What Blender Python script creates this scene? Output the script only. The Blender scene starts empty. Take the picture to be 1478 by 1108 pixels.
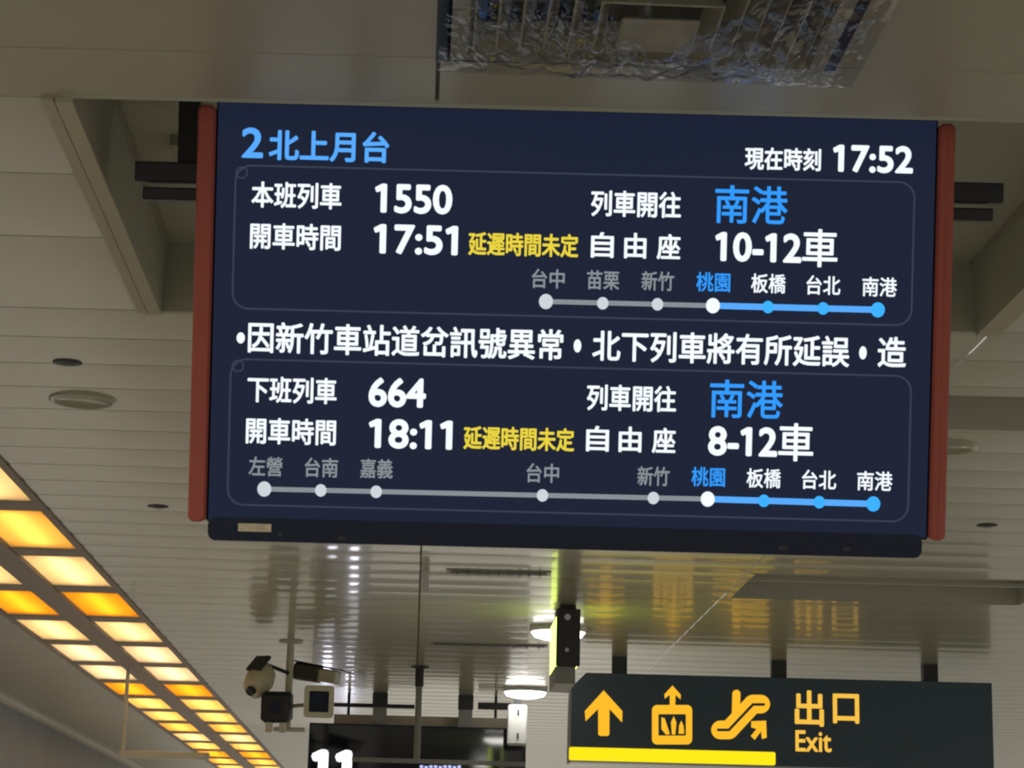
import bpy, math, random
from mathutils import Vector, Matrix, noise

random.seed(7)
SC = bpy.context.scene
COL = SC.collection

# ------------------------------------------------------------------ camera, world, lights, exposure
FPX = 3100.0                      # focal length in pixels of the 1478 x 1108 frame
ROLL = .0255
TH = math.atan(756 / FPX)         # upward pitch
EYE = 1.6
H = 1.5                           # ceiling above the eye
ZC = EYE + H
K = -.0407                        # the platform runs a little to the left of the view
R0 = Vector((1, 0, 0)); FW = Vector((0, math.cos(TH), math.sin(TH))); U0 = Vector((0, -math.sin(TH), math.cos(TH)))
CAM = Vector((0, 0, EYE))

cd = bpy.data.cameras.new('camera'); cam = bpy.data.objects.new('camera', cd); COL.objects.link(cam)
cd.sensor_fit = 'HORIZONTAL'; cd.sensor_width = 36; cd.lens = 36 * FPX / 1478; cd.clip_start = .05; cd.clip_end = 200
rt = R0 * math.cos(ROLL) + U0 * math.sin(ROLL); up = -R0 * math.sin(ROLL) + U0 * math.cos(ROLL)
M = Matrix((rt, up, -FW)).transposed().to_4x4(); M.translation = CAM
cam.matrix_world = M
SC.camera = cam

SC.view_settings.view_transform = 'Standard'
SC.view_settings.look = 'None'
SC.view_settings.gamma = 1
SC.view_settings.use_curve_mapping = False
SC.view_settings.exposure = 0.0
SC.cycles.use_denoising = True
SC.cycles.max_bounces = 8
SC.cycles.sample_clamp_indirect = 6
SC.cycles.filter_width = 2.6

w = bpy.data.worlds.new('world'); SC.world = w; w.use_nodes = True
w.node_tree.nodes['Background'].inputs[0].default_value = (1.0, .97, .88, 1)
w.node_tree.nodes['Background'].inputs[1].default_value = .39

def area(name, loc, sx, sy, power, color):
    l = bpy.data.lights.new(name, 'AREA'); l.shape = 'RECTANGLE'; l.size = sx; l.size_y = sy; l.energy = power; l.color = color
    o = bpy.data.objects.new(name, l); COL.objects.link(o); o.location = loc
    return o
area('fill_light_behind', (1.6, -4, ZC - .06), .6, 8, 46, (1, .95, .82))  # unseen fill behind the camera, added for floor bounce onto the ceiling
area('fill_light_aside', (5.2, 4, ZC - .06), .6, 10, 60, (1, .95, .85))  # unseen fill on the right, added for the same bounce
area('fill_light_far_aside', (7.2, 18, ZC - .06), .6, 18, 200, (1, .96, .88))  # unseen fill, added to brighten the far ceiling from the right
area('strip_fill_behind', (-1.95, 0, ZC - .06), .6, 9, 60, (1, .88, .68))  # unseen, added along the strip's line to brighten the left ceiling
area('fill_light_far', (0, 40, ZC - .06), 6, 24, 1000, (1, .97, .88))  # unseen fill, added to light the floor mirrored in the far ceiling
area('fill_light_trackside', (-5.6, 19, ZC - .06), .8, 20, 230, (1, .96, .86))  # unseen fill beyond the left wall, added to brighten the floor there

# ------------------------------------------------------------------ geometry of the view
def ray(u, v):
    du, dv = u - 739, v - 554
    X = du * math.cos(ROLL) + dv * math.sin(ROLL); Y = -du * math.sin(ROLL) + dv * math.cos(ROLL)
    return X * R0 - Y * U0 + FPX * FW
def at(u, v, Y):                  # the point of the vertical plane y = Y seen at that pixel
    q = ray(u, v); return CAM + q * (Y / q.y)
def deep(u, v, dep):              # the point at that depth along the view
    return CAM + ray(u, v) * (dep / FPX)
def C(s, d, z=0):                 # platform coordinates: s across, d along, z below or above the ceiling
    return Vector((s + K * d, d, ZC + z))

# ------------------------------------------------------------------ materials
def mat(name, col, rough=.5, metal=0, spec=.5, emit=None, es=0, bump=0, bscale=40, vary=0, vscale=3, coat=0, stretch=(1, 1, 1)):
    m = bpy.data.materials.new(name); m.use_nodes = True
    nt = m.node_tree; b = nt.nodes['Principled BSDF']
    b.inputs['Base Color'].default_value = (*col, 1); b.inputs['Roughness'].default_value = rough
    b.inputs['Metallic'].default_value = metal; b.inputs['Specular IOR Level'].default_value = spec
    b.inputs['Coat Weight'].default_value = coat
    if emit:
        b.inputs['Emission Color'].default_value = (*emit, 1); b.inputs['Emission Strength'].default_value = es
    if bump or vary:
        tc = nt.nodes.new('ShaderNodeTexCoord'); mp = nt.nodes.new('ShaderNodeMapping'); mp.inputs['Scale'].default_value = stretch
        nt.links.new(tc.outputs['Object'], mp.inputs[0])
    if vary:
        n = nt.nodes.new('ShaderNodeTexNoise'); n.inputs['Scale'].default_value = vscale; n.inputs['Detail'].default_value = 4
        nt.links.new(mp.outputs[0], n.inputs['Vector'])
        r = nt.nodes.new('ShaderNodeValToRGB')
        r.color_ramp.elements[0].position = .3; r.color_ramp.elements[1].position = .7
        r.color_ramp.elements[0].color = (*[c * (1 - vary) for c in col], 1); r.color_ramp.elements[1].color = (*[c * (1 + vary) for c in col], 1)
        nt.links.new(n.outputs[0], r.inputs[0]); nt.links.new(r.outputs[0], b.inputs['Base Color'])
    if bump:
        n = nt.nodes.new('ShaderNodeTexNoise'); n.inputs['Scale'].default_value = bscale; n.inputs['Detail'].default_value = 3
        nt.links.new(mp.outputs[0], n.inputs['Vector'])
        bp = nt.nodes.new('ShaderNodeBump'); bp.inputs['Strength'].default_value = bump; bp.inputs['Distance'].default_value = .002
        nt.links.new(n.outputs[0], bp.inputs['Height']); nt.links.new(bp.outputs[0], b.inputs['Normal'])
    return m

def emis(name, col, s):
    m = bpy.data.materials.new(name); m.use_nodes = True; nt = m.node_tree; nt.nodes.clear()
    o = nt.nodes.new('ShaderNodeOutputMaterial'); e = nt.nodes.new('ShaderNodeEmission')
    e.inputs[0].default_value = (*col, 1); e.inputs[1].default_value = s
    nt.links.new(e.outputs[0], o.inputs[0]); return m

def translucent(name, col):
    m = bpy.data.materials.new(name); m.use_nodes = True; nt = m.node_tree; nt.nodes.clear()
    o = nt.nodes.new('ShaderNodeOutputMaterial'); t = nt.nodes.new('ShaderNodeBsdfTranslucent'); d = nt.nodes.new('ShaderNodeBsdfDiffuse')
    t.inputs[0].default_value = (*col, 1); d.inputs[0].default_value = (*col, 1)
    x = nt.nodes.new('ShaderNodeMixShader'); x.inputs[0].default_value = .15
    nt.links.new(t.outputs[0], x.inputs[1]); nt.links.new(d.outputs[0], x.inputs[2]); nt.links.new(x.outputs[0], o.inputs[0]); return m

def film(name):
    m = bpy.data.materials.new(name); m.use_nodes = True; nt = m.node_tree; nt.nodes.clear()
    o = nt.nodes.new('ShaderNodeOutputMaterial'); t = nt.nodes.new('ShaderNodeBsdfTransparent'); g = nt.nodes.new('ShaderNodeBsdfGlossy')
    g.inputs['Roughness'].default_value = .09; t.inputs[0].default_value = (.93, .93, .92, 1)
    l = nt.nodes.new('ShaderNodeLayerWeight'); l.inputs[0].default_value = .35
    a = nt.nodes.new('ShaderNodeMath'); a.operation = 'MULTIPLY_ADD'; a.inputs[1].default_value = .5; a.inputs[2].default_value = .05
    x = nt.nodes.new('ShaderNodeMixShader')
    nt.links.new(l.outputs['Fresnel'], a.inputs[0]); nt.links.new(a.outputs[0], x.inputs[0])
    nt.links.new(t.outputs[0], x.inputs[1]); nt.links.new(g.outputs[0], x.inputs[2]); nt.links.new(x.outputs[0], o.inputs[0]); return m

m_ceil = mat('ceiling_paint', (.41, .392, .285), .30, 0, .5, coat=.32, bump=.10, bscale=9, vary=.05, vscale=1.3, stretch=(.6, 1, 1))
m_ceil.node_tree.nodes['Principled BSDF'].inputs['Coat Roughness'].default_value = .07
m_lip = mat('ceiling_panel_paint', (.36, .335, .26), .36, 0, .5, bump=.08, bscale=14, vary=.05, vscale=2)
m_trim = mat('recess_trim_paint', (.46, .42, .32), .5, 0, .35)
m_recess = mat('recess_paint', (.42, .42, .34), .6, 0, .3)
m_recess_dark = mat('slot_paint', (.48, .47, .41), .55, 0, .3)
m_seam = mat('seam_shadow_gap', (.10, .095, .08), .8)
m_wall = mat('grey_wall_panel', (.25, .258, .265), .55, 0, .3, vary=.1, vscale=.8)
m_floor = mat('platform_floor', (.56, .54, .49), .35, vary=.06, vscale=2)
m_farwall = mat('far_wall', (.34, .33, .30), .6)
m_frame = mat('flare_tinted_bezel', (.012, .020, .050), .42, 0, .25)  # the blue puts flare haze into the black bezel colour
m_black = mat('black_metal', (.012, .013, .016), .45)
m_dark = mat('dark_grey_metal', (.035, .036, .038), .5)
m_grey = mat('grey_metal', (.28, .28, .26), .45, .3)
m_pale = mat('pale_painted_metal', (.58, .56, .48), .45)
m_white = mat('white_plastic', (.72, .72, .70), .4)
m_beige = mat('beige_plastic', (.62, .55, .42), .45)
m_brown = mat('brown_plastic', (.07, .06, .05), .5)
m_red = mat('red_side_strip', (.42, .095, .07), .5, 0, .3)
m_sticker = mat('cream_sticker', (.62, .56, .40), .6, vary=.25, vscale=60)
m_glass = mat('black_glass', (.006, .008, .016), .05, 0, .8)
m_glass.node_tree.nodes['Principled BSDF'].inputs['IOR'].default_value = 1.6
m_vent = mat('vent_metal', (.38, .355, .29), .4, 0, .5)
m_film = film('clear_plastic_film')
m_screen = mat('lit_screen', (.002, .003, .006), .35, 0, .12, emit=(.30, .44, 1.0), es=.036)
m_exit = mat('sign_panel', (.014, .018, .018), .35, 0, .4, emit=(.5, .85, 1), es=.012)  # faint emission put in to lift the dark panel
e_white = emis('screen_white', (.90, .95, 1.0), 1.05)
e_grey = emis('screen_grey', (.62, .66, .72), .62)
e_dim = emis('screen_dim_grey', (.60, .66, .72), .42)
e_line = emis('screen_outline', (.50, .62, .9), .085)
e_blue = emis('screen_blue', (.035, .33, 1.0), 1.0)
e_sky = emis('screen_light_blue', (.10, .41, 1.0), 1.0)
e_stop = emis('screen_pale_grey', (.80, .86, .92), .78)
e_dot = emis('screen_cyan_blue', (.05, .45, 1.0), 1.0)
e_yel = emis('screen_yellow', (.92, .74, .06), .9)
e_sign = emis('sign_amber', (1.0, .52, .025), 1.0)
e_signw = emis('sign_pale_amber', (1.0, .57, .07), .95)
e_bar = emis('sign_yellow', (1.0, .80, .01), 1.05)
e_lamp = emis('downlight_glow', (1.0, .97, .9), 10)
e_tube = emis('tube_glow', (1.0, .86, .66), 11)
e_lime = emis('lightbox_face_glow', (.78, 1.0, .16), 3.4)
e_num = emis('number_white', (.92, .93, 1.0), 1.3)
e_cool = emis('cool_panel_glow', (.86, .86, 1.0), 13)

# ------------------------------------------------------------------ mesh builder
class MB:
    def __init__(s): s.v = []; s.f = []; s.sm = []
    def add(s, vs, fs, smooth=False):
        n = len(s.v); s.v += [Vector(p) for p in vs]; s.f += [[i + n for i in f] for f in fs]; s.sm += [smooth] * len(fs)
    def hexa(s, p):               # eight corners: bottom loop, top loop
        s.add(p, [[3, 2, 1, 0], [4, 5, 6, 7], [0, 1, 5, 4], [1, 2, 6, 5], [2, 3, 7, 6], [3, 0, 4, 7]])
    def box(s, x0, x1, y0, y1, z0, z1, b=0):
        if b <= 0:
            s.hexa([(x0, y0, z0), (x1, y0, z0), (x1, y1, z0), (x0, y1, z0), (x0, y0, z1), (x1, y0, z1), (x1, y1, z1), (x0, y1, z1)]); return
        loops = []
        for z, k in ((z0, b), (z0 + b, 0), (z1 - b, 0), (z1, b)):
            loops.append([(x, y, z) for x, y in rrect(x0 + k, x1 - k, y0 + k, y1 - k, max(b - k * .6, .2 * b), 3)])
        s.loft(loops)
    def loft(s, loops, caps=True, smooth=False):
        n = len(loops[0]); vs = [p for l in loops for p in l]; fs = []
        for i in range(len(loops) - 1):
            for j in range(n):
                k = (j + 1) % n
                fs.append([i * n + j, i * n + k, (i + 1) * n + k, (i + 1) * n + j])
        s.add(vs, fs, smooth)
        if caps:
            s.add(loops[0], [list(range(n))[::-1]]); s.add(loops[-1], [list(range(n))])
    def prism(s, poly, z0, z1, T=None):     # polygon in x, y given a thickness in z, then mapped by T
        T = T or (lambda x, y, z: (x, y, z))
        s.loft([[T(x, y, z0) for x, y in poly], [T(x, y, z1) for x, y in poly]])
    def tube(s, a, b, r0, r1=None, n=14, smooth=True):
        a = Vector(a); b = Vector(b); r1 = r0 if r1 is None else r1
        d = (b - a).normalized(); x = d.orthogonal().normalized(); y = d.cross(x)
        s.loft([[c + (x * math.cos(6.28319 * i / n) + y * math.sin(6.28319 * i / n)) * r for i in range(n)] for c, r in ((a, r0), (b, r1))], smooth=smooth)
    def lathe(s, prof, n=32, o=(0, 0, 0)):
        s.loft([[(o[0] + r * math.cos(6.28319 * i / n), o[1] + r * math.sin(6.28319 * i / n), o[2] + z) for i in range(n)] for r, z in prof], smooth=True)
    def build(s, name, material, parent=None, world=False):
        me = bpy.data.meshes.new(name)
        vs = s.v
        if parent is not None and world:
            inv = parent.matrix_world.inverted(); vs = [inv @ p for p in vs]
        me.from_pydata([tuple(p) for p in vs], [], s.f)
        me.polygons.foreach_set('use_smooth', s.sm)
        me.materials.append(material); me.update()
        import bmesh
        bm = bmesh.new(); bm.from_mesh(me); bmesh.ops.recalc_face_normals(bm, faces=bm.faces); bm.to_mesh(me); bm.free()
        o = bpy.data.objects.new(name, me); COL.objects.link(o)
        if parent is not None: o.parent = parent
        return o

def rrect(x0, x1, y0, y1, r, n=6):
    r = min(r, (x1 - x0) / 2 - 1e-5, (y1 - y0) / 2 - 1e-5); out = []
    for cx, cy, a in ((x1 - r, y1 - r, 0), (x0 + r, y1 - r, 90), (x0 + r, y0 + r, 180), (x1 - r, y0 + r, 270)):
        for i in range(n + 1):
            t = math.radians(a + 90 * i / n); out.append((cx + r * math.cos(t), cy + r * math.sin(t)))
    return out

def tag(o, label, cat, group=None):
    o['label'] = label; o['category'] = cat; o['kind'] = 'thing'
    if group: o['group'] = group
    return o
def thing(name, label, cat, mtx, group=None):
    o = bpy.data.objects.new(name, None); COL.objects.link(o); o.empty_display_size = .1
    o.matrix_world = mtx if isinstance(mtx, Matrix) else Matrix.Translation(Vector(mtx))
    return tag(o, label, cat, group)
def struct(o): o['kind'] = 'structure'; return o
def copy_tree(o, parent=None):
    c = o.copy(); COL.objects.link(c)
    if parent: c.parent = parent
    for ch in list(o.children): copy_tree(ch, c)
    return c

# ------------------------------------------------------------------ the setting: ceiling with its openings
S_L, S_R, D_N, D_F = -3.24, 8.0, 1.2, 36.0
REC = (-.704, 1.438, 3.91, 5.44)          # recess of the departure board
TRO = (-2.275, -1.505, 2.2, 33.0)         # light trough
SLB = (1.52, 2.93, 6.146, 6.60)
SLC = (1.52, 2.93, 9.66, 10.45)
VNT = (.015, .705, 2.97, 3.655)
OPEN = (REC, TRO, SLB, SLC, VNT)
seams = [1.2, 2.4, 3.66, 3.91, 4.36, 4.81, 5.44]
while seams[-1] < D_F: seams.append(seams[-1] + .30)
scuts = sorted({S_L, S_R, 0.004, 1.472, 1.478} | {o[0] for o in OPEN} | {o[1] for o in OPEN} | {-.004})
ceil = MB(); lip = MB(); gap = MB()
def plank_profile(a, b, lo, hi, flat):
    """points (d, z, smooth) of the plank between seams a and b, cut to lo..hi"""
    p = b - a; h = 0 if flat else p * math.tan(math.radians(1.2)) / 4; g = .004
    pts = [(a, .007)] + [(a + g + (p - 2 * g) * i / 8, -h * (1 - (2 * i / 8 - 1) ** 2)) for i in range(9)] + [(b, .007)]
    def z(d):
        for (d0, z0), (d1, z1) in zip(pts, pts[1:]):
            if d0 - 1e-9 <= d <= d1 + 1e-9: return z0 + (z1 - z0) * (d - d0) / max(d1 - d0, 1e-9)
        return 0
    out = [(lo, z(lo))] + [q for q in pts if lo + 1e-6 < q[0] < hi - 1e-6] + [(hi, z(hi))]
    return out, a + g, b - g
for sa, sb in zip(scuts, scuts[1:]):
    if abs(sb - sa) < .0085:              # long joints between the panel fields
        for lo, hi in ((D_N, 3.91), (5.44, D_F)) if sa < .1 else ((D_N, D_F),):
            gap.hexa([C(sa - .002, lo, .009), C(sb + .002, lo, .009), C(sb + .002, hi, .009), C(sa - .002, hi, .009),
                      C(sa - .002, lo, .012), C(sb + .002, lo, .012), C(sb + .002, hi, .012), C(sa - .002, hi, .012)])
        continue
    mid = (sa + sb) / 2
    holes = sorted((o[2], o[3]) for o in OPEN if o[0] < mid < o[1])
    for a, b in zip(seams, seams[1:]):
        segs = [(a, b)]
        for h0, h1 in holes:
            nx = []
            for lo, hi in segs:
                if h1 <= lo or h0 >= hi: nx.append((lo, hi)); continue
                if h0 > lo: nx.append((lo, h0))
                if h1 < hi: nx.append((h1, hi))
            segs = nx
        for lo, hi in segs:
            flat = b <= 3.92
            pr, ga, gb = plank_profile(a, b, lo, hi, flat)
            tgt = lip if flat else ceil
            run = []
            def flush(run, smooth):
                if len(run) < 2: return
                n = len(run)
                tgt.add([C(sa, d, z) for d, z in run] + [C(sb, d, z) for d, z in run], [[i, i + 1, n + i + 1, n + i] for i in range(n - 1)], smooth)
            left = [q for q in pr if q[0] <= ga + 1e-6]; body = [q for q in pr if ga - 1e-6 <= q[0] <= gb + 1e-6]; right = [q for q in pr if q[0] >= gb - 1e-6]
            flush(left, False); flush(body, True); flush(right, False)
struct(ceil.build('ceiling', m_ceil)); 
o = struct(lip.build('ceiling_near', m_lip)); o.name = 'ceiling.001'
struct(gap.build('trim_1', m_seam))

def well(name, o, h, material, wall=.02):
    """walls and top of an opening in the ceiling"""
    s0, s1, d0, d1 = o; b = MB()
    for a in ((s0 - wall, s0, d0 - wall, d1 + wall), (s1, s1 + wall, d0 - wall, d1 + wall), (s0, s1, d0 - wall, d0), (s0, s1, d1, d1 + wall)):
        b.hexa([C(a[0], a[2], .012), C(a[1], a[2], .012), C(a[1], a[3], .012), C(a[0], a[3], .012), C(a[0], a[2], h), C(a[1], a[2], h), C(a[1], a[3], h), C(a[0], a[3], h)])
        b.hexa([C(a[0], a[2], -.0005), C(a[1], a[2], -.0005), C(a[1], a[3], -.0005), C(a[0], a[3], -.0005), C(a[0], a[2], .012), C(a[1], a[2], .012), C(a[1], a[3], .012), C(a[0], a[3], .012)])
    b.hexa([C(s0 - wall, d0 - wall, h), C(s1 + wall, d0 - wall, h), C(s1 + wall, d1 + wall, h), C(s0 - wall, d1 + wall, h),
            C(s0 - wall, d0 - wall, h + .01), C(s1 + wall, d0 - wall, h + .01), C(s1 + wall, d1 + wall, h + .01), C(s0 - wall, d1 + wall, h + .01)])
    return struct(b.build(name, material))
def bar_c(b, s0, s1, d0, d1, z0, z1):
    b.hexa([C(s0, d0, z0), C(s1, d0, z0), C(s1, d1, z0), C(s0, d1, z0), C(s0, d0, z1), C(s1, d0, z1), C(s1, d1, z1), C(s0, d1, z1)])

well('trim_2', REC, .19, m_recess)
well('trim_3', SLB, .11, m_recess_dark)
well('trim_4', SLC, .11, m_recess_dark)
well('trim_5', VNT, .16, m_black)
well('trim_6', TRO, .14, m_dark)
b = MB()                                   # raised trim beside the recess, each side two strips
for sg, e in ((-1, REC[0]), (1, REC[1])):
    bar_c(b, *sorted((e, e + sg * .034)), REC[2] - .003, REC[3] + .01, -.010, .0)
    bar_c(b, *sorted((e + sg * .037, e + sg * .062)), REC[2] - .003, REC[3] + .01, -.007, .0)
struct(b.build('trim_7', m_trim))
b = MB()                                   # pale corner bead where walls and top of the recess meet
bar_c(b, REC[0], REC[0] + .012, REC[2] + .01, REC[3] - .01, .172, .189)
bar_c(b, REC[1] - .012, REC[1], REC[2] + .01, REC[3] - .01, .172, .189)
bar_c(b, REC[0] + .1, REC[0] + .34, 4.62, 4.74, .165, .189)
struct(b.build('trim_8', mat('recess_bead_paint', (.34, .32, .25), .55)))
b = MB(); bar_c(b, S_L - .02, S_L + .05, D_N, D_F, -.03, .012); struct(b.build('trim_9', m_pale))
b = MB(); bar_c(b, S_L - .2, S_L - .02, D_N, D_F, -1.35, .2); struct(b.build('wall_left', m_wall))
b = MB(); b.box(-9, 12, -9, 70, -.1, 0); struct(b.build('floor', m_floor))
# shallow lines along the ceiling slot
b = MB(); bar_c(b, SLC[0], SLC[1], 10.05, 10.08, .03, .045); struct(b.build('trim_10', m_recess_dark))

# ------------------------------------------------------------------ light trough: ribs, rail, panels
A = math.atan(-K)
b = MB()
bar_c(b, -1.955, -1.822, 2.2, 33, -.012, .03)
P0, PITCH, PLEN = 8.49, 1.165, .955
rows = range(-1, 16)
for k in range(-5, 21):
    y = P0 + PITCH * k
    bar_c(b, -2.275, -1.505, y - (PITCH - PLEN) + .004, y - .004, -.004, .03)
bar_c(b, -2.290, -2.258, 2.2, 33, -.009, .0); bar_c(b, -1.522, -1.490, 2.2, 33, -.009, .0)
struct(b.build('trim_11', mat('trough_rib_paint', (.25, .18, .135), .5)))

AMB, YEL, CRM, PNK, PAL = (.95, .62, .13), (.95, .72, .32), (.95, .82, .60), (.95, .84, .70), (.95, .78, .42)
rowcol = {-1: CRM, 0: YEL, 1: CRM, 2: AMB, 3: CRM, 4: PNK, 5: PNK, 6: AMB, 7: PAL, 8: PAL, 9: YEL, 10: CRM, 11: PAL, 12: AMB, 13: YEL, 14: PAL, 15: YEL}
difm = {c: translucent('diffuser_' + n, c) for c, n in ((AMB, 'amber'), (YEL, 'yellow'), (CRM, 'cream'), (PNK, 'pale_pink'), (PAL, 'pale_yellow'))}
cname = {AMB: 'amber', YEL: 'golden yellow', CRM: 'cream', PNK: 'pinkish cream', PAL: 'pale yellow'}
m_house = mat('lamp_housing_white', (.8, .78, .72), .5)
def light_panel(wd):
    p = thing('light_panel', 'x', 'ceiling light', Matrix.Identity(4), 'backlit panels of the ceiling light strip')
    h = wd / 2; L = PLEN / 2
    b = MB(); t = .004
    for x0, x1, y0, y1 in ((-h, -h + t, -L, L), (h - t, h, -L, L), (-h + t, h - t, -L, -L + t), (-h + t, h - t, L - t, L)): b.box(x0, x1, y0, y1, .0, .10)
    b.box(-h, h, -L, L, .10, .104); b.build('housing', m_house, p)
    b = MB(); b.tube((0, -L + .07, .062), (0, L - .07, .062), .013, n=10); b.build('lamp_tube', e_tube, p)
    b = MB(); b.box(-h + t, h - t, -L + t, L - t, .004, .007); b.build('diffuser', difm[CRM], p)
    return p
def place(o, s, d, lab):
    o.matrix_world = Matrix.Translation(C(s, d, -.001)) @ Matrix.Rotation(A, 4, 'Z'); o['label'] = lab
ordin = 'first second third fourth fifth sixth seventh eighth ninth tenth eleventh twelfth thirteenth fourteenth fifteenth sixteenth seventeenth'.split()
for col, (sc_, wd, side) in enumerate(((-1.672, .298, 'right'), (-2.106, .298, 'left'))):
    proto = None; n = 0
    for k in rows:
        if side == 'left' and k < 1: continue
        c = rowcol[k]
        if proto is None: proto = o = light_panel(wd)
        else:
            o = copy_tree(proto)
        for ch in o.children:
            if ch.name.startswith('diffuser'):
                ch.data = ch.data.copy(); ch.data.materials[0] = difm[c]
        place(o, sc_, P0 + PITCH * k + PLEN / 2, 'glowing %s ceiling light panel, %s from the near end of the %s row' % (cname[c], ordin[n], side))
        n += 1

# ------------------------------------------------------------------ departure board (tilted down towards the viewer)
DEP = 4.3; PX = DEP / FPX
Cc = deep(825, 465, DEP)
Mb = Matrix((R0, U0, -FW)).transposed().to_4x4(); Mb.translation = Cc
board = thing('departure_board', 'large dark train departure screen with red side strips hanging from the ceiling recess', 'display screen', Mb)
def Lc(u, v):
    du, dv = u - 825, v - 465
    return ((du * math.cos(ROLL) + dv * math.sin(ROLL)) * PX, -(-du * math.sin(ROLL) + dv * math.cos(ROLL)) * PX)
xl0 = (Lc(286, 150)[0] + Lc(272.5, 752)[0]) / 2; xl1 = (Lc(313, 150)[0] + Lc(297, 752)[0]) / 2
xr1 = (Lc(1379.5, 190)[0] + Lc(1362.5, 778)[0]) / 2; xr0 = (Lc(1354, 190)[0] + Lc(1340, 778)[0]) / 2
yt = Lc(1367, 179)[1]; yb = (Lc(285, 753)[1] + Lc(1350, 779)[1]) / 2
yh = (Lc(310, 781)[1] + Lc(1300, 803)[1]) / 2
hx0 = Lc(300, 772)[0]; hx1 = Lc(1330, 790)[0]
b = MB(); b.box(xl1, xr0, yb, yt + .014, -.105, -.004, .004); b.build('bezel', m_frame, board)
b = MB(); b.prism(rrect(hx0, hx1, yh, yb + .01, .016), -.10, .004); b.build('bottom_housing', m_frame, board)
for x0, x1 in ((xl0, xl1), (xr0, xr1)):
    b = MB(); pl = rrect(x0, x1, yb, yt, .013)
    b.loft([[(x, y, -.10) for x, y in pl], [(x, y, .006) for x, y in pl], [(x + (.004 if x < (x0 + x1) / 2 else -.004), y + (.004 if y < 0 else -.004), .012) for x, y in pl]])
    o = b.build('side_strip', m_red, board); o['label'] = 'red strip along the side of the screen'
sx0, sx1, sy0, sy1 = xl1 + .004, xr0 - .004, yb + .004, yt + .006
b = MB(); b.box(sx0, sx1, sy0, sy1, -.006, -.001); screen = b.build('screen', m_screen, board)
x, y = Lc(368, 761); b = MB(); b.box(x - .033, x + .033, y - .008, y + .008, .004, .0052)
b.build('sticker', m_sticker, board)['label'] = 'cream sticker on the lower edge'
for u, v, wd in ((405, 771, .009), (493, 776, .016), (1130, 790, .02), (1222, 792, .016)):
    x, y = Lc(u, v); b = MB(); b.prism(rrect(x - wd / 2, x + wd / 2, y - .004, y + .004, .003), .004, .0055); b.build('sensor_window', m_dark, board)
# carrying rails behind the board and the posts up into the recess
inv = Mb.inverted()
def behind(u, v, dz): return inv @ deep(u, v, DEP + dz)
for (a, c, th) in (((199, 251), (1443, 279), .043), ((210, 282.5), (1428, 310), .027)):
    p = behind(*a, .34); q = behind(*c, .34); b = MB(); yy = (p.y + q.y) / 2
    b.box(p.x, q.x, yy - th / 2, yy + th / 2, -.36, -.30, .003); b.build('mounting_rail', m_black, board)
for u in (270, 1290):
    b = MB(); p = behind(u, 240, .36); q = inv @ Vector((0, 4.45, ZC + .187))
    b.box(p.x - .022, p.x + .022, p.y, p.y + .155, -.40, -.365); b.build('mounting_post', m_black, board)
for xx in (-.5, .5):
    b = MB(); p = behind(825, 265, .34); b.box(xx - .05, xx + .05, p.y - .05, p.y + .03, -.31, -.10); b.build('mounting_bracket', m_black, board)

# ---- lettering
def glyphs(body):
    cu = bpy.data.curves.new('t', 'FONT'); cu.body = body; cu.resolution_u = 4
    o = bpy.data.objects.new('t', cu); COL.objects.link(o)
    bpy.context.view_layer.update()
    me = bpy.data.meshes.new_from_object(o.evaluated_get(bpy.context.evaluated_depsgraph_get()))
    bpy.data.objects.remove(o); bpy.data.curves.remove(cu)
    vs = [tuple(v.co) for v in me.vertices]; fs = [list(p.vertices) for p in me.polygons]; bpy.data.meshes.remove(me)
    return vs, fs
def text_into(name, body, cx, cy, wd, ht, material, parent, z, off=.001, T=None):
    """lettering fitted to a box of the screen's own plane, strokes thickened by off metres"""
    vs, fs = glyphs(body)
    if set(body) <= set('0123456789:-') and '1' in body:      # the figure one as on the screens: stem and flag
        seen = set()
        for f in list(fs):
            pts = [vs[i] for i in f]; hh = max(p[1] for p in pts) - min(p[1] for p in pts); ww = max(p[0] for p in pts) - min(p[0] for p in pts)
            if hh > .6 and ww < .16:
                xa = min(p[0] for p in pts); ya = max(p[1] for p in pts); key = round(xa, 3)
                if key in seen: continue
                seen.add(key); n = len(vs)
                vs += [(xa + .002, ya, 0), (xa - .15, ya - .085, 0), (xa - .125, ya - .165, 0), (xa + .002, ya - .115, 0)]
                fs.append([n, n + 1, n + 2, n + 3])
    xs = [v[0] for v in vs]; ys = [v[1] for v in vs]
    mx, my = (min(xs) + max(xs)) / 2, (min(ys) + max(ys)) / 2; kx = (wd - 2 * off) / (max(xs) - min(xs)); ky = (ht - 2 * off) / (max(ys) - min(ys))
    V = []; F = []
    for i in range(9):
        a = i * math.pi / 4; r = off if i < 8 else 0; n = len(V); zz = z + i * 2e-5
        for v in vs:
            p = (cx + (v[0] - mx) * kx + r * math.cos(a), cy + (v[1] - my) * ky + r * math.sin(a), zz)
            V.append(T(*p) if T else p)
        F += [[j + n for j in f] for f in fs]
    me = bpy.data.meshes.new(name); me.from_pydata(V, [], F); me.materials.append(material); me.update()
    o = bpy.data.objects.new(name, me); COL.objects.link(o); o.parent = parent
    return o
ZT = .0004
def st(name, body, u0, u1, vc, h, material, off=.8):
    x, y = Lc((u0 + u1) / 2, vc)
    return text_into(name, body, x, y, (u1 - u0) * PX, h * PX, material, screen, ZT, off * PX)
st('heading_number', '2', 349, 380, 206, 44, e_sky, 1.4)
st('heading_text', '北上月台', 388, 562, 211, 45, e_sky, 1.2)
st('clock_caption', '現在時刻', 1075, 1185, 229.5, 33, e_white)
st('clock_time', '17:52', 1202, 1318, 229.5, 40, e_white, 1.6)
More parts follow.
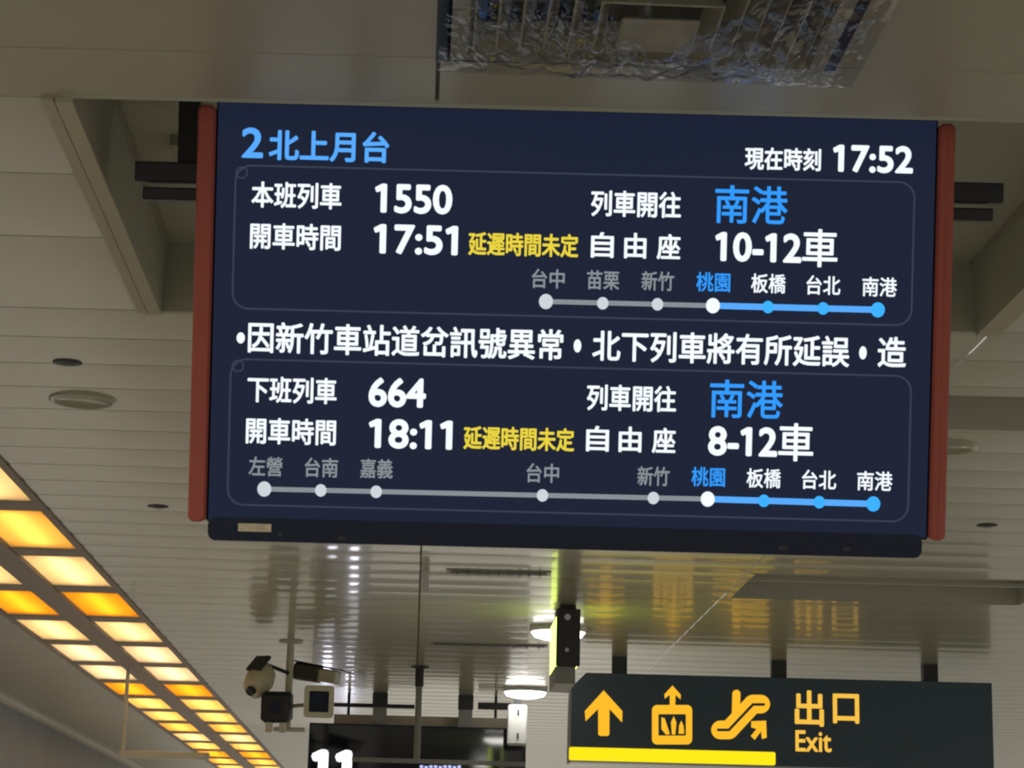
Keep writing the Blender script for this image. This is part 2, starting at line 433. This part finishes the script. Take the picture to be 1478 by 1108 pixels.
for (a, b1, c1, d1, e1, f1, g1, sh) in (('本班列車', '1550', '17:51', '10-12', (541, 653), (539, 661), (1032, 1157), 0), ('下班列車', '664', '18:11', '8-12', (532, 615), (532, 653), (1022, 1122), 1)):
    r = (lambda p, q: q if sh else p)
    st('train_caption', a, *r((363, 493, 282), (357, 486, 563)), 38, e_white)
    st('departure_caption', '開車時間', *r((361, 492, 341.5), (355, 485, 622.5)), 38, e_white)
    st('train_number', b1, *e1, r(287, 566.5), 43, e_white, 1.7)
    st('departure_time_lettering', c1, *f1, r(346, 626.5), 43, e_white, 1.7)
    st('delay_notice', '延遲時間未定', *r((676, 835, 353), (669, 829, 633)), 34, e_yel)
    st('bound_for_caption', '列車開往', *r((853, 983, 294.5), (847, 976, 574.5)), 38, e_white)
    st('destination', '南港', *r((1032, 1137, 295.5), (1024.5, 1130, 576)), 55, e_blue, .7)
    for ch, p, q in (('自', (853, 886, 353.5), (846, 879, 633)), ('由', (901, 933, 354.5), (893, 926, 634)), ('座', (948, 982, 356), (941, 975, 635.5))):
        st('seat_caption', ch, *r(p, q), 37, e_white)
    st('car_numbers', d1, *g1, r(357, 637), 43, e_white, 1.7)
    st('car_caption', '車', *r((1158, 1209, 358), (1123.5, 1174, 638)), 55, e_white)
# ticker
st('ticker_text', '因新竹車站道岔訊號異常', 358, 813, 492, 45, e_white, .9)
st('ticker_text', '北下列車將有所延誤', 855, 1226, 503, 45, e_white, .9)
st('ticker_text', '造', 1267, 1308, 508, 44, e_white, .9)
def disc(name, u, v, rx, ry, material, z=ZT, n=24):
    x, y = Lc(u, v); b = MB(); b.add([(x + rx * PX * math.cos(6.28319 * i / n), y + ry * PX * math.sin(6.28319 * i / n), z) for i in range(n)], [list(range(n))])
    return b.build(name, material, screen)
disc('ticker_dot', 347.5, 487.5, 6, 8, e_white)
disc('ticker_comma', 833.5, 499, 5.5, 9.5, e_white); disc('ticker_comma', 1245.5, 509, 5.5, 9.5, e_white)
# stops
W, G, B = e_white, e_dim, e_blue
for n, u0, u1, v, m in (('台中', 767.5, 815, 402, G), ('苗栗', 847, 894, 404, G), ('新竹', 926, 973, 405.5, G), ('桃園', 1005, 1054, 407, B), ('板橋', 1084, 1134, 409, W), ('台北', 1164, 1213, 411.5, W), ('南港', 1244.5, 1294.5, 414, W),
                        ('左營', 359, 407.5, 673, G), ('台南', 440, 488, 674.5, G), ('嘉義', 520, 567, 676, G), ('台中', 760, 807, 682.5, G), ('新竹', 920, 966.5, 687, G), ('桃園', 998, 1046.5, 688, B), ('板橋', 1077.5, 1127, 690, W), ('台北', 1157.5, 1207, 692, W), ('南港', 1237, 1288, 694, W)):
    st('stop_name', n, u0, u1, v, 28, m, .45)
def line(name, a, c, th, material, z):
    p = Lc(*a); q = Lc(*c); ym = (p[1] + q[1]) / 2; b = MB(); t = th * PX / 2
    b.add([(p[0], p[1] - t, z), (q[0], q[1] - t, z), (q[0], q[1] + t, z), (p[0], p[1] + t, z)], [[0, 1, 2, 3]]); return b.build(name, material, screen)
for dots in (((788, 435), (870, 437.5), (949, 439), (1029, 441), (1108.5, 443), (1188, 445), (1267, 447)), ((381.5, 705.5), (463, 707.5), (543, 709.5), (783, 714.7), (943, 718.5), (1021.5, 720), (1102.5, 722.5), (1182.5, 724.5), (1260.5, 727))):
    k = len(dots) - 4
    line('route_line', dots[0], dots[k], 7, e_dim, ZT * .5); line('route_line', dots[k], dots[-1], 9, e_sky, ZT * .5)
    for i, (u, v) in enumerate(dots):
        rr = 11 if i in (0, k, len(dots) - 1) else 9
        disc('stop_dot', u, v, rr * .92, rr, e_white if i == k else (e_dot if i > k else e_stop))
def outline(TL, TR, BL, BR, r=24, t=2.6):
    p = [Lc(*q) for q in (TL, TR, BL, BR)]
    x0 = (p[0][0] + p[2][0]) / 2; x1 = (p[1][0] + p[3][0]) / 2; y1 = (p[0][1] + p[1][1]) / 2; y0 = (p[2][1] + p[3][1]) / 2
    o = rrect(x0, x1, y0, y1, r * PX, 8); i = rrect(x0 + t * PX, x1 - t * PX, y0 + t * PX, y1 - t * PX, (r - t) * PX, 8); n = len(o)
    b = MB(); b.add([(x, y, ZT) for x, y in o + i], [[j, (j + 1) % n, n + (j + 1) % n, n + j] for j in range(n)]); b.build('outline_box', e_line, screen)
outline((339, 237), (1322, 262), (334, 446), (1316, 471)); outline((332, 517), (1317, 541), (327, 728), (1311, 755))
for u, v in ((349, 249), (343.5, 528)):
    x, y = Lc(u, v); b = MB(); n = 20
    b.add([(x + r * PX * math.cos(6.28319 * j / n), y + r * PX * math.sin(6.28319 * j / n), ZT) for r in (9, 6.8) for j in range(n)], [[j, (j + 1) % n, n + (j + 1) % n, n + j] for j in range(n)])
    b.build('outline_ring', e_line, screen)

# ------------------------------------------------------------------ exit sign
YS = 13.0
def upright(Y):                    # local frame of a vertical face at y = Y: x, z in metres from the point at (739, 1050)
    o = at(1127, 1040, Y); return o
so = at(1127, 1040, YS)
sign = thing('exit_sign', 'long black exit sign with amber arrow, lift and escalator symbols, hanging from ceiling', 'sign', so)
def Ls(u, v):
    p = at(u, v, YS); return (p.x - so.x, p.z - so.z)
TS = lambda x, y, z: (x, -z, y)    # sign plane to world axes
x0 = (Ls(829, 990)[0] + Ls(820, 1101)[0]) / 2; x1 = Ls(1433, 1045)[0]
zt = (Ls(850, 972)[1] + Ls(1433, 984)[1]) / 2; zb = (Ls(820, 1101)[1] + Ls(1433, 1110)[1]) / 2
ch = .085
b = MB(); b.prism([(x0, zb), (x1, zb), (x1, zt), (x0 + ch, zt), (x0, zt - ch)], -.16, 0, TS); b.build('sign_body', m_exit, sign)
b = MB(); b.prism([(x0 - .018, zb - .01), (x0 - .002, zb - .01), (x0 - .002, zt - ch), (x0 - .018, zt - ch)], -.16, .004, TS); b.build('end_cap', m_grey, sign)
for u in (895, 1126, 1345):
    p = Ls(u, 960); b = MB(); ztop = ZC - so.z + .004
    b.prism([(p[0] - .045, zt), (p[0] + .045, zt), (p[0] + .045, ztop), (p[0] - .045, ztop)], -.12, -.04, TS); b.build('hanger', m_dark, sign)
def poly_s(b, pts, crop=True, z0=.0, z1=.003):
    q = [Ls(810 + x / 4.619, 960 + y / 4.619) for x, y in pts]; b.prism(q, z0, z1, TS)
def stroke(b, pts, r, z1=.003, n=14):
    for (xa, ya), (xb, yb_) in zip(pts, pts[1:]):
        L = math.hypot(xb - xa, yb_ - ya); nx, ny = -(yb_ - ya) / L * r, (xb - xa) / L * r
        a0 = math.atan2(ny, nx); out = [(xb + r * math.cos(a0 - math.pi * i / n), yb_ + r * math.sin(a0 - math.pi * i / n)) for i in range(n + 1)]
        out += [(xa + r * math.cos(a0 + math.pi - math.pi * i / n), ya + r * math.sin(a0 + math.pi - math.pi * i / n)) for i in range(n + 1)]
        poly_s(b, out, z1=z1); z1 += .0002
b = MB(); poly_s(b, [(283, 166), (408, 305), (406, 380), (322, 290), (321, 460), (310, 470), (258, 470), (247, 460), (246, 290), (163, 372), (157, 305)]); b.build('arrow_symbol', e_sign, sign)
b = MB()
o_, i_ = [rrect(605, 873, 264, 527, 34, 5), rrect(648, 831, 325, 468, 6, 5)]; n = len(o_)
q = [Ls(810 + x / 4.619, 960 + y / 4.619) for x, y in o_ + i_]
b.add([TS(x, y, .003) for x, y in q], [[j, (j + 1) % n, n + (j + 1) % n, n + j] for j in range(n)])
poly_s(b, [(742, 134), (797, 196), (795, 226), (762, 196), (760, 270), (724, 270), (724, 196), (690, 222), (688, 192)])
poly_s(b, [(668, 345), (690, 352), (724, 458), (700, 462), (668, 425)]); poly_s(b, [(750, 338), (768, 380), (760, 462), (738, 460), (732, 378)]); poly_s(b, [(800, 368), (815, 400), (820, 455), (782, 455), (786, 400)])
b.build('lift_symbol', e_sign, sign)
b = MB(); stroke(b, [(1062, 430), (1118, 430), (1278, 258), (1330, 258)], 62); stroke(b, [(1168, 190), (1164, 340)], 27)
poly_s(b, [(1268, 372), (1366, 368), (1370, 482), (1338, 490), (1332, 440), (1290, 496), (1264, 470), (1302, 424), (1266, 412)])
b.build('escalator_symbol', e_sign, sign)
b = MB(); stroke(b, [(1046, 430), (1118, 430), (1278, 261), (1350, 261)], 9, z1=.0045); b.build('escalator_slot', m_exit, sign)
def sg_text(name, body, u0, u1, v0, v1, material, off):
    p = Ls((u0 + u1) / 2, (v0 + v1) / 2); k = YS / FPX * 1.03
    text_into(name, body, p[0], p[1], abs(Ls(u1, v0)[0] - Ls(u0, v0)[0]), abs(Ls(u0, v0)[1] - Ls(u0, v1)[1]), material, sign, .003, off * k, T=TS)
sg_text('sign_text', '出', 1147, 1189, 996, 1048, e_signw, 1.2); sg_text('sign_text', '口', 1202, 1240, 1001, 1044, e_signw, 1.2)
sg_text('sign_text', 'Exit', 1148, 1200, 1054, 1085, e_signw, .7)
b = MB(); p = Ls(821.5, 1079); q = Ls(1119, 1106); z0 = (Ls(821.5, 1098)[1] + Ls(1119, 1103)[1]) / 2; z1 = (Ls(821.5, 1078)[1] + Ls(1119, 1085)[1]) / 2
b.prism(rrect(p[0], q[0], z0, z1, .012), 0, .012, TS); b.build('underline_bar', e_bar, sign)['label'] = 'bright yellow underline bar'

# ------------------------------------------------------------------ platform number display further on
YN = 15.6
no = at(603, 1100, YN)
num = thing('platform_display', 'far dark hanging display with white number 11 near bottom edge', 'display screen', Matrix.Translation(no) @ Matrix.Rotation(A, 4, 'Z'))
def Ln(u, v, Y=YN): p = at(u, v, Y); return (p.x - no.x, p.z - no.z)
x0, zt = Ln(447, 1047.5); x1 = Ln(760, 1047)[0]; zt = (Ln(447, 1046)[1] + Ln(760, 1048)[1]) / 2
zb = zt - .62
b = MB(); b.prism([(x0, zb), (x1, zb), (x1, zt), (x0, zt)], -.10, -.004, TS); b.build('casing', m_frame, num)
b = MB(); b.prism([(x0 + .01, zb + .02), (x1 - .01, zb + .02), (x1 - .01, zt - .01), (x0 + .01, zt - .01)], -.004, 0, TS); gl = b.build('glass', m_glass, num)
p = Ln(508, 1099); q = Ln(758, 1099); zr = (p[1] + q[1]) / 2
b = MB(); b.prism([(p[0], zr - .016), (q[0], zr - .016), (q[0], zr + .016), (p[0], zr + .016)], 0, .008, TS); b.build('rail', m_grey, num)
a0 = Ln(450, 1081); a1 = Ln(507, 1133)
text_into('number_lettering', '11', (a0[0] + a1[0]) / 2, (a0[1] + a1[1]) / 2, a1[0] - a0[0], a0[1] - a1[1], e_num, num, .003, .02, T=TS)
b = MB()
for i in range(9):
    p = Ln(606 + i * 6.8, 1104 + (i % 3 == 1)); b.prism([(p[0], p[1] - .02), (p[0] + .024, p[1] - .02), (p[0] + .024, p[1]), (p[0], p[1])], .0, .003, TS)
b.build('lit_row', emis('row_white_blue', (.55, .6, 1), 1.0), num)
for u in (548, 672):
    p = Ln(u, 1030); b = MB(); zc = ZC - no.z + .004
    b.prism([(p[0] - .05, zt), (p[0] + .05, zt), (p[0] + .05, zc), (p[0] - .05, zc)], -.09, -.03, TS); b.build('hanger', m_grey, num)
    b = MB(); b.prism([(p[0] - .055, zc - .12), (p[0] + .055, zc - .12), (p[0] + .055, zc - .015), (p[0] - .055, zc - .015)], -.03, -.02, TS); b.build('hanger_plate', m_dark, num)
# cable duct and bracket between ceiling and display
b = MB(); p = at(482, 1034, 15.75); q = at(735, 1034, 15.75)
b.box(p.x, q.x, 15.76, 15.86, p.z - .055, p.z + .02); 
dt = thing('cable_duct', 'beige cable duct running behind the far number display hangers', 'cable duct', ((p.x + q.x) / 2, 15.8, p.z)); bpy.context.view_layer.update()
b.build('duct', m_beige, dt, world=True)
for xx in (p.x + .1, q.x - .1):
    b = MB(); b.box(xx - .01, xx + .01, 15.80, 15.82, p.z, ZC + .003); b.build('strap', m_dark, dt, world=True)
for u0, u1, v0, v1 in ((462, 598, 1013, 1022), (690, 738, 1013, 1024)):
    p = at(u0, v0, 15.7); q = at(u1, v1, 15.7); b = MB(); b.box(p.x, q.x, 15.705, 15.755, q.z, p.z); b.build('upper_tray', m_dark, dt, world=True)

# white box in front of the display's end
YB = 15.3
p = at(733, 1016, YB); q = at(760, 1075, YB); wo = Vector(((p.x + q.x) / 2, YB, q.z))
wb = thing('junction_box', 'pale white box hanging in front of the far number display end', 'box', wo)
hw = (q.x - p.x) / 2; hh = p.z - q.z
b = MB(); b.box(-hw, hw, 0, .10, 0, hh, .012); b.build('box_body', m_white, wb)
for zz in (.22, .80):
    b = MB(); b.box(.0, .012, -.006, .002, hh * zz - .02, hh * zz + .02); b.build('latch', m_dark, wb)
b = MB(); b.box(-.03, .03, .03, .07, hh - .004, ZC - wo.z + .004); b.build('bracket', m_dark, wb)

# ------------------------------------------------------------------ round downlights
dl = None
for d, lab in ((15.15, 'bright round ceiling downlight, lower of the two, left of the exit sign'), (11.75, 'bright round ceiling downlight half hidden by the edge-on lightbox'), (8.36, 'round ceiling downlight above and behind the departure board')):
    if dl is None:
        dl = thing('downlight', lab, 'ceiling light', Matrix.Identity(4), 'round downlights in a line')
        b = MB(); b.lathe([(.158, .004), (.158, -.026), (.15, -.03), (.144, -.022)]); b.build('rim', m_white, dl)
        b = MB(); b.lathe([(.146, -.006), (.146, -.03), (.13, -.052), (.08, -.066), (.001, -.07)]); b.build('lens', e_lamp, dl)
        o = dl
    else:
        o = copy_tree(dl)
    o['label'] = lab; o.matrix_world = Matrix.Translation(C(.765, d, 0))

# ------------------------------------------------------------------ lightbox seen edge-on
YL = 10.78
p = at(804, 872, YL); q = at(837, 961, YL)
lo = Vector((p.x, YL, q.z)); lb = thing('hanging_lightbox', 'dark lightbox sign seen edge-on beside the exit sign, left face glowing', 'sign',
                                        Matrix.Translation(lo) @ Matrix.Rotation(A, 4, 'Z'))
wd = q.x - p.x; ht = ZC - q.z + .003
b = MB(); b.box(0, wd, 0, .02, 0, ht - .03, .003); b.build('end_panel', m_dark, lb)
b = MB(); b.box(.012, wd - .012, .02, .55, .005, ht - .035); b.build('core', m_dark, lb)
for xx in (.004, wd - .012):
    b = MB(); b.box(xx, xx + .008, .02, .55, .01, ht - .06); b.build('lit_face', e_lime, lb)
b = MB(); b.box(.02, wd - .02, .05, .5, ht - .035, ht); b.build('mount', m_dark, lb)
for zz, r in ((.77, .016), (.25, .010)):
    b = MB(); b.tube((wd * .45, .003, ht * zz), (wd * .45, -.006, ht * zz), r); b.build('screw', m_white, lb)
p2 = at(800, 985, YL); b = MB(); b.box(.0, wd - .02, .03, .5, p2.z - q.z, -.0); b.build('lower_bracket', m_grey, lb)

# ------------------------------------------------------------------ camera cluster
YP = 12.7
base = at(420, 925, YP); base.z = ZC
pole = thing('camera_pole', 'pale slim ceiling pole carrying four security cameras', 'pole', base)
def Lp(u, v, Y=YP): return at(u, v, Y) - base
a = Lp(421, 1050)
b = MB(); b.tube((0, 0, .003), (0, 0, a.z), .022); b.build('pole', m_pale, pole)
b = MB(); b.lathe([(.07, .003), (.07, -.01), (.03, -.016)]); b.build('ceiling_flange', m_pale, pole)
z1 = Lp(420, 972).z; z2 = Lp(420, 1020).z
p = Lp(390, 1052); q = Lp(440, 1052); b = MB(); b.box(p.x + .02, q.x, -.024, .024, p.z - .012, p.z + .012, .004); b.build('cross_bar', m_pale, pole)
# left beige camera, pointing down to the left
def cam_matrix(u, v, Y, fwd):
    o = at(u, v, Y); y = Vector(fwd).normalized(); x = y.cross(Vector((0, 0, 1))).normalized(); z = x.cross(y)
    m = Matrix((x, y, z)).transposed().to_4x4(); m.translation = o; return m
k = YP / FPX
c = thing('security_camera', 'beige dome-backed security camera on the left of the camera pole', 'security camera', cam_matrix(374, 982, 12.60, (-.35, -.75, -.65)), 'cameras on the ceiling pole')
b = MB(); prof = [(.02, -.11), (.062, -.09), (.078, -.03), (.075, .03), (.06, .085), (.045, .10)]
b.loft([[(r * math.cos(6.28319 * i / 24), y, r * 1.15 * math.sin(6.28319 * i / 24)) for i in range(24)] for r, y in prof], smooth=True); b.build('camera_body', m_beige, c)
b = MB(); b.tube((0, .095, 0), (0, .125, 0), .03, .026); b.build('lens', m_black, c)
b = MB(); b.box(-.05, .05, -.12, .02, .075, .10, .006); b.build('sun_visor', m_dark, c)
def arm(c, zz, u, v, Y, m):
    b = MB(); bpy.context.view_layer.update(); q = base + Vector((0, -.024, zz)); b.tube(q, at(u, v, Y), .011); b.build('mount_arm', m, c, world=True)
arm(c, z1, 383, 958, 12.64, m_black)
c = thing('security_camera', 'black box security camera low on the camera pole, left side', 'security camera', cam_matrix(400, 1020, 12.54, (-.02, -1, -.12)), 'cameras on the ceiling pole')
h = 20.5 * k
b = MB(); b.box(-h, h, -.09, .10, -h * 1.05, h * 1.05, .02); b.build('camera_body', m_black, c)
b = MB(); b.tube((0, .098, 0), (0, .104, 0), .04); b.build('lens', m_frame, c)
for xx in (-.045, .035):
    b = MB(); b.box(xx - .018, xx + .018, .04, .09, -h * 1.05 - .055, -h * 1.0, .004); b.build('foot_bracket', m_pale, c)
c = thing('security_camera', 'security camera with pale square frame and dark window, right of the camera pole', 'security camera', cam_matrix(461, 1012, 12.54, (.06, -1, -.10)), 'cameras on the ceiling pole')
h = 21 * k
b = MB(); b.box(-h * .8, h * .8, -.14, .08, -h * .8, h * .8, .012); b.build('camera_body', m_brown, c)
b = MB(); o_, i_ = rrect(-h, h, -h * 1.08, h * 1.08, .022), rrect(-h * .66, h * .66, -h * .7, h * .7, .008)
n = len(o_); vs = [(x, .11, z) for x, z in o_ + i_] + [(x, .07, z) for x, z in o_ + i_]
fs = []
for j in range(n):
    l = (j + 1) % n
    fs += [[j, l, n + l, n + j], [2 * n + j, 3 * n + j, 3 * n + l, 2 * n + l], [j, 2 * n + j, 2 * n + l, l], [n + j, n + l, 3 * n + l, 3 * n + j]]
b.add(vs, fs); b.build('front_frame', m_pale, c)
b = MB(); b.box(-h * .68, h * .68, .078, .09, -h * .72, h * .72); b.build('window', m_frame, c)
arm(c, z2, 465, 1015, 12.64, m_pale)
c = thing('security_camera', 'brown security camera with light visor, upper right of the camera pole', 'security camera', cam_matrix(455, 972, 12.75, (.93, -.3, -.14)), 'cameras on the ceiling pole')
b = MB(); b.box(-.045, .045, -.13, .035, -.05, .05, .012); b.build('camera_body', m_brown, c)
b = MB(); b.box(-.045, .045, .035, .15, -.042, .035, .01); b.build('front_housing', m_pale, c)
b = MB(); b.hexa([(-.055, -.13, .052), (.055, -.13, .052), (.055, .2, .036), (-.055, .2, .036), (-.055, -.13, .06), (.055, -.13, .06), (.055, .2, .042), (-.055, .2, .042)]); b.build('sun_visor', m_black, c)

# ------------------------------------------------------------------ hanging pole and hanging rail
p = at(606, 962, 13.9); q = at(603, 1096, 13.9)
hp = thing('hanging_pole', 'thin pale pole hanging from ceiling in front of the far number display', 'pole', (p.x, 13.9, ZC))
b = MB(); b.tube((0, 0, .004), (0, 0, -.13), .028); b.build('ceiling_socket', m_dark, hp)
b = MB(); b.tube((0, 0, -.12), (0, 0, q.z - ZC), .021); b.build('rod', m_grey, hp)
b = MB(); b.lathe([(.06, .004), (.06, -.008), (.03, -.014)]); b.build('ceiling_flange', m_dark, hp)
p = at(185, 967, 14.4); q = at(182, 1088, 14.4)
hr = thing('hanging_rail', 'pale rail on a thin rod under the glowing light strip', 'rail', (p.x, 14.4, ZC))
b = MB(); b.tube((0, 0, .004), (0, 0, q.z - ZC), .013); b.build('rod', m_pale, hr)
e = at(302, 1092, 14.4)
b = MB(); b.box(-.02, e.x - p.x, -.03, .03, q.z - ZC - .022, q.z - ZC + .022, .006); b.build('rail_bar', m_pale, hr)

# ------------------------------------------------------------------ small ceiling fittings
def disc_fit(name, lab, cat, s, d, prof, material, group=None):
    b = MB(); b.lathe(prof, 36); o = b.build(name, material); o.location = C(s, d, 0); return tag(o, lab, cat, group)
prof_cover = [(.105, .004), (.105, -.006), (.096, -.010), (.088, -.006), (.088, -.003), (.001, -.003)]
disc_fit('access_cover', 'round flush ceiling cover with raised ring, left of the departure board', 'cover', -1.065, 6.495, prof_cover, m_ceil, 'round ceiling covers')
disc_fit('access_cover', 'round ceiling cover right of the departure board red strip', 'cover', 1.70, 6.86, prof_cover, m_ceil, 'round ceiling covers')
prof_s = [(.042, .003), (.042, -.003), (.03, -.005), (.02, -.008), (.001, -.009)]
for s, d, lab in ((-1.04, 6.02, 'small dark ceiling sprinkler above the round cover, left of the departure board'), (-1.04, 8.32, 'small dark ceiling sprinkler near the lower left corner of the departure board'), (2.206, 8.27, 'small dark ceiling sprinkler near the lower right corner of the departure board')):
    disc_fit('sprinkler', lab, 'sprinkler', s, d, prof_s, m_dark, 'small dark ceiling sprinklers')
for s0, s1, d, lab in ((.12, .60, 9.80, 'dark slot air vent in the ceiling just under the departure board'), (.07, .76, 12.6, 'dark slot air vent in the ceiling above the lower round downlight')):
    t = thing('slot_vent', lab, 'air vent', C((s0 + s1) / 2, d, 0), 'slot vents in the ceiling'); hw = (s1 - s0) / 2
    b = MB(); b.box(-hw, hw, -.06, .06, -.006, .003); b.build('vent_frame', m_grey, t)
    b = MB(); b.box(-hw + .02, hw - .02, -.035, .035, -.009, -.005); b.build('vent_slot', m_black, t)
    for i in range(9):
        x = -hw + .05 + (2 * hw - .1) * i / 8; b = MB(); b.box(x - .004, x + .004, -.035, .035, -.02, -.008); b.build('vane', m_grey, t)
b = MB(); p = C(.006, 9.85, 0); b.box(p.x, p.x + .035, p.y - .01, p.y, p.z - .09, p.z + .003)
tag(b.build('ceiling_tag', m_white), 'small white tag hanging from the ceiling joint under the departure board', 'tag')

# ------------------------------------------------------------------ square air vent wrapped in clear film
vc = C((VNT[0] + VNT[1]) / 2, (VNT[2] + VNT[3]) / 2, 0)
vent = thing('air_vent', 'square ceiling air vent with nested louvre rings, top edge of view', 'air vent', Matrix.Translation(vc) @ Matrix.Rotation(A, 4, 'Z'))
HV = .3385
def sq_ring(b, loops):
    for (h0, z0), (h1, z1) in zip(loops, loops[1:]):
        q0 = [(-h0, -h0, z0), (h0, -h0, z0), (h0, h0, z0), (-h0, h0, z0)]; q1 = [(-h1, -h1, z1), (h1, -h1, z1), (h1, h1, z1), (-h1, h1, z1)]
        b.add(q0 + q1, [[i, (i + 1) % 4, 4 + (i + 1) % 4, 4 + i] for i in range(4)])
b = MB(); sq_ring(b, [(HV, .0), (HV, -.012), (HV - .03, -.016), (HV - .034, -.004), (HV - .05, .03)]); b.build('vent_frame', m_vent, vent)
for i in range(6):
    h = HV - .038 - i * .040; z = -.006 - i * .015
    b = MB(); sq_ring(b, [(h, z), (h - .020, z + .045), (h - .023, z + .044), (h - .004, z - .002), (h, z)]); b.build('louvre_ring', m_vent, vent)
b = MB(); hh = .064; b.box(-hh, hh, -hh, hh, -.098, -.088, .004); b.build('center_plate', m_vent, vent)
b = MB(); b.box(-.012, .012, -.30, .30, .03, .045); b.box(-.30, .30, -.012, .012, .03, .045); b.box(-.012, .012, -.012, .012, -.09, .04); b.build('cross_brace', m_dark, vent)
# film
b = MB(); N = 90; vs = []
for j in range(N + 1):
    for i in range(N + 1):
        x = -.36 + .76 * i / N; y = -.36 + .735 * j / N
        e = min(i, N - i, j, N - j) / N
        amp = min(1, e * 12)
        z = -.022 - .105 * max(0, 1 - max(abs(x), abs(y)) / .33) - amp * (.010 + .012 * noise.noise(Vector((x * 14 + 3, y * 5, 1))) + .012 * noise.noise(Vector((x * 38, y * 13, 5))) + .004 * noise.noise(Vector((x * 60 + y * 40, y * 45, 8))))
        vs.append((x, y, min(z, -.019)))
b.add(vs, [[j * (N + 1) + i, j * (N + 1) + i + 1, (j + 1) * (N + 1) + i + 1, (j + 1) * (N + 1) + i] for j in range(N) for i in range(N)], True)
fm = b.build('plastic_film', m_film); fm.matrix_world = Matrix.Translation(vc) @ Matrix.Rotation(A, 4, 'Z')
tag(fm, 'crumpled clear plastic film wrapped over the square ceiling air vent', 'plastic film')

# ------------------------------------------------------------------ unseen lit totem, added to make the light spots mirrored in the ceiling
tx = at(485, 1050, 19.0)
tt = thing('reflection_totem', 'added unseen totem with lit panels that make the light spots mirrored in the ceiling', 'totem', (tx.x, 19.0, 0))
b = MB(); b.box(-.24, .24, 0, .12, 0, 2.72, .01); b.build('totem_body', m_dark, tt)
for xx in (-.10, .10):
    b = MB(); b.box(xx - .035, xx + .035, -.012, .002, 1.50, 2.66); b.build('lit_panel', e_cool, tt)
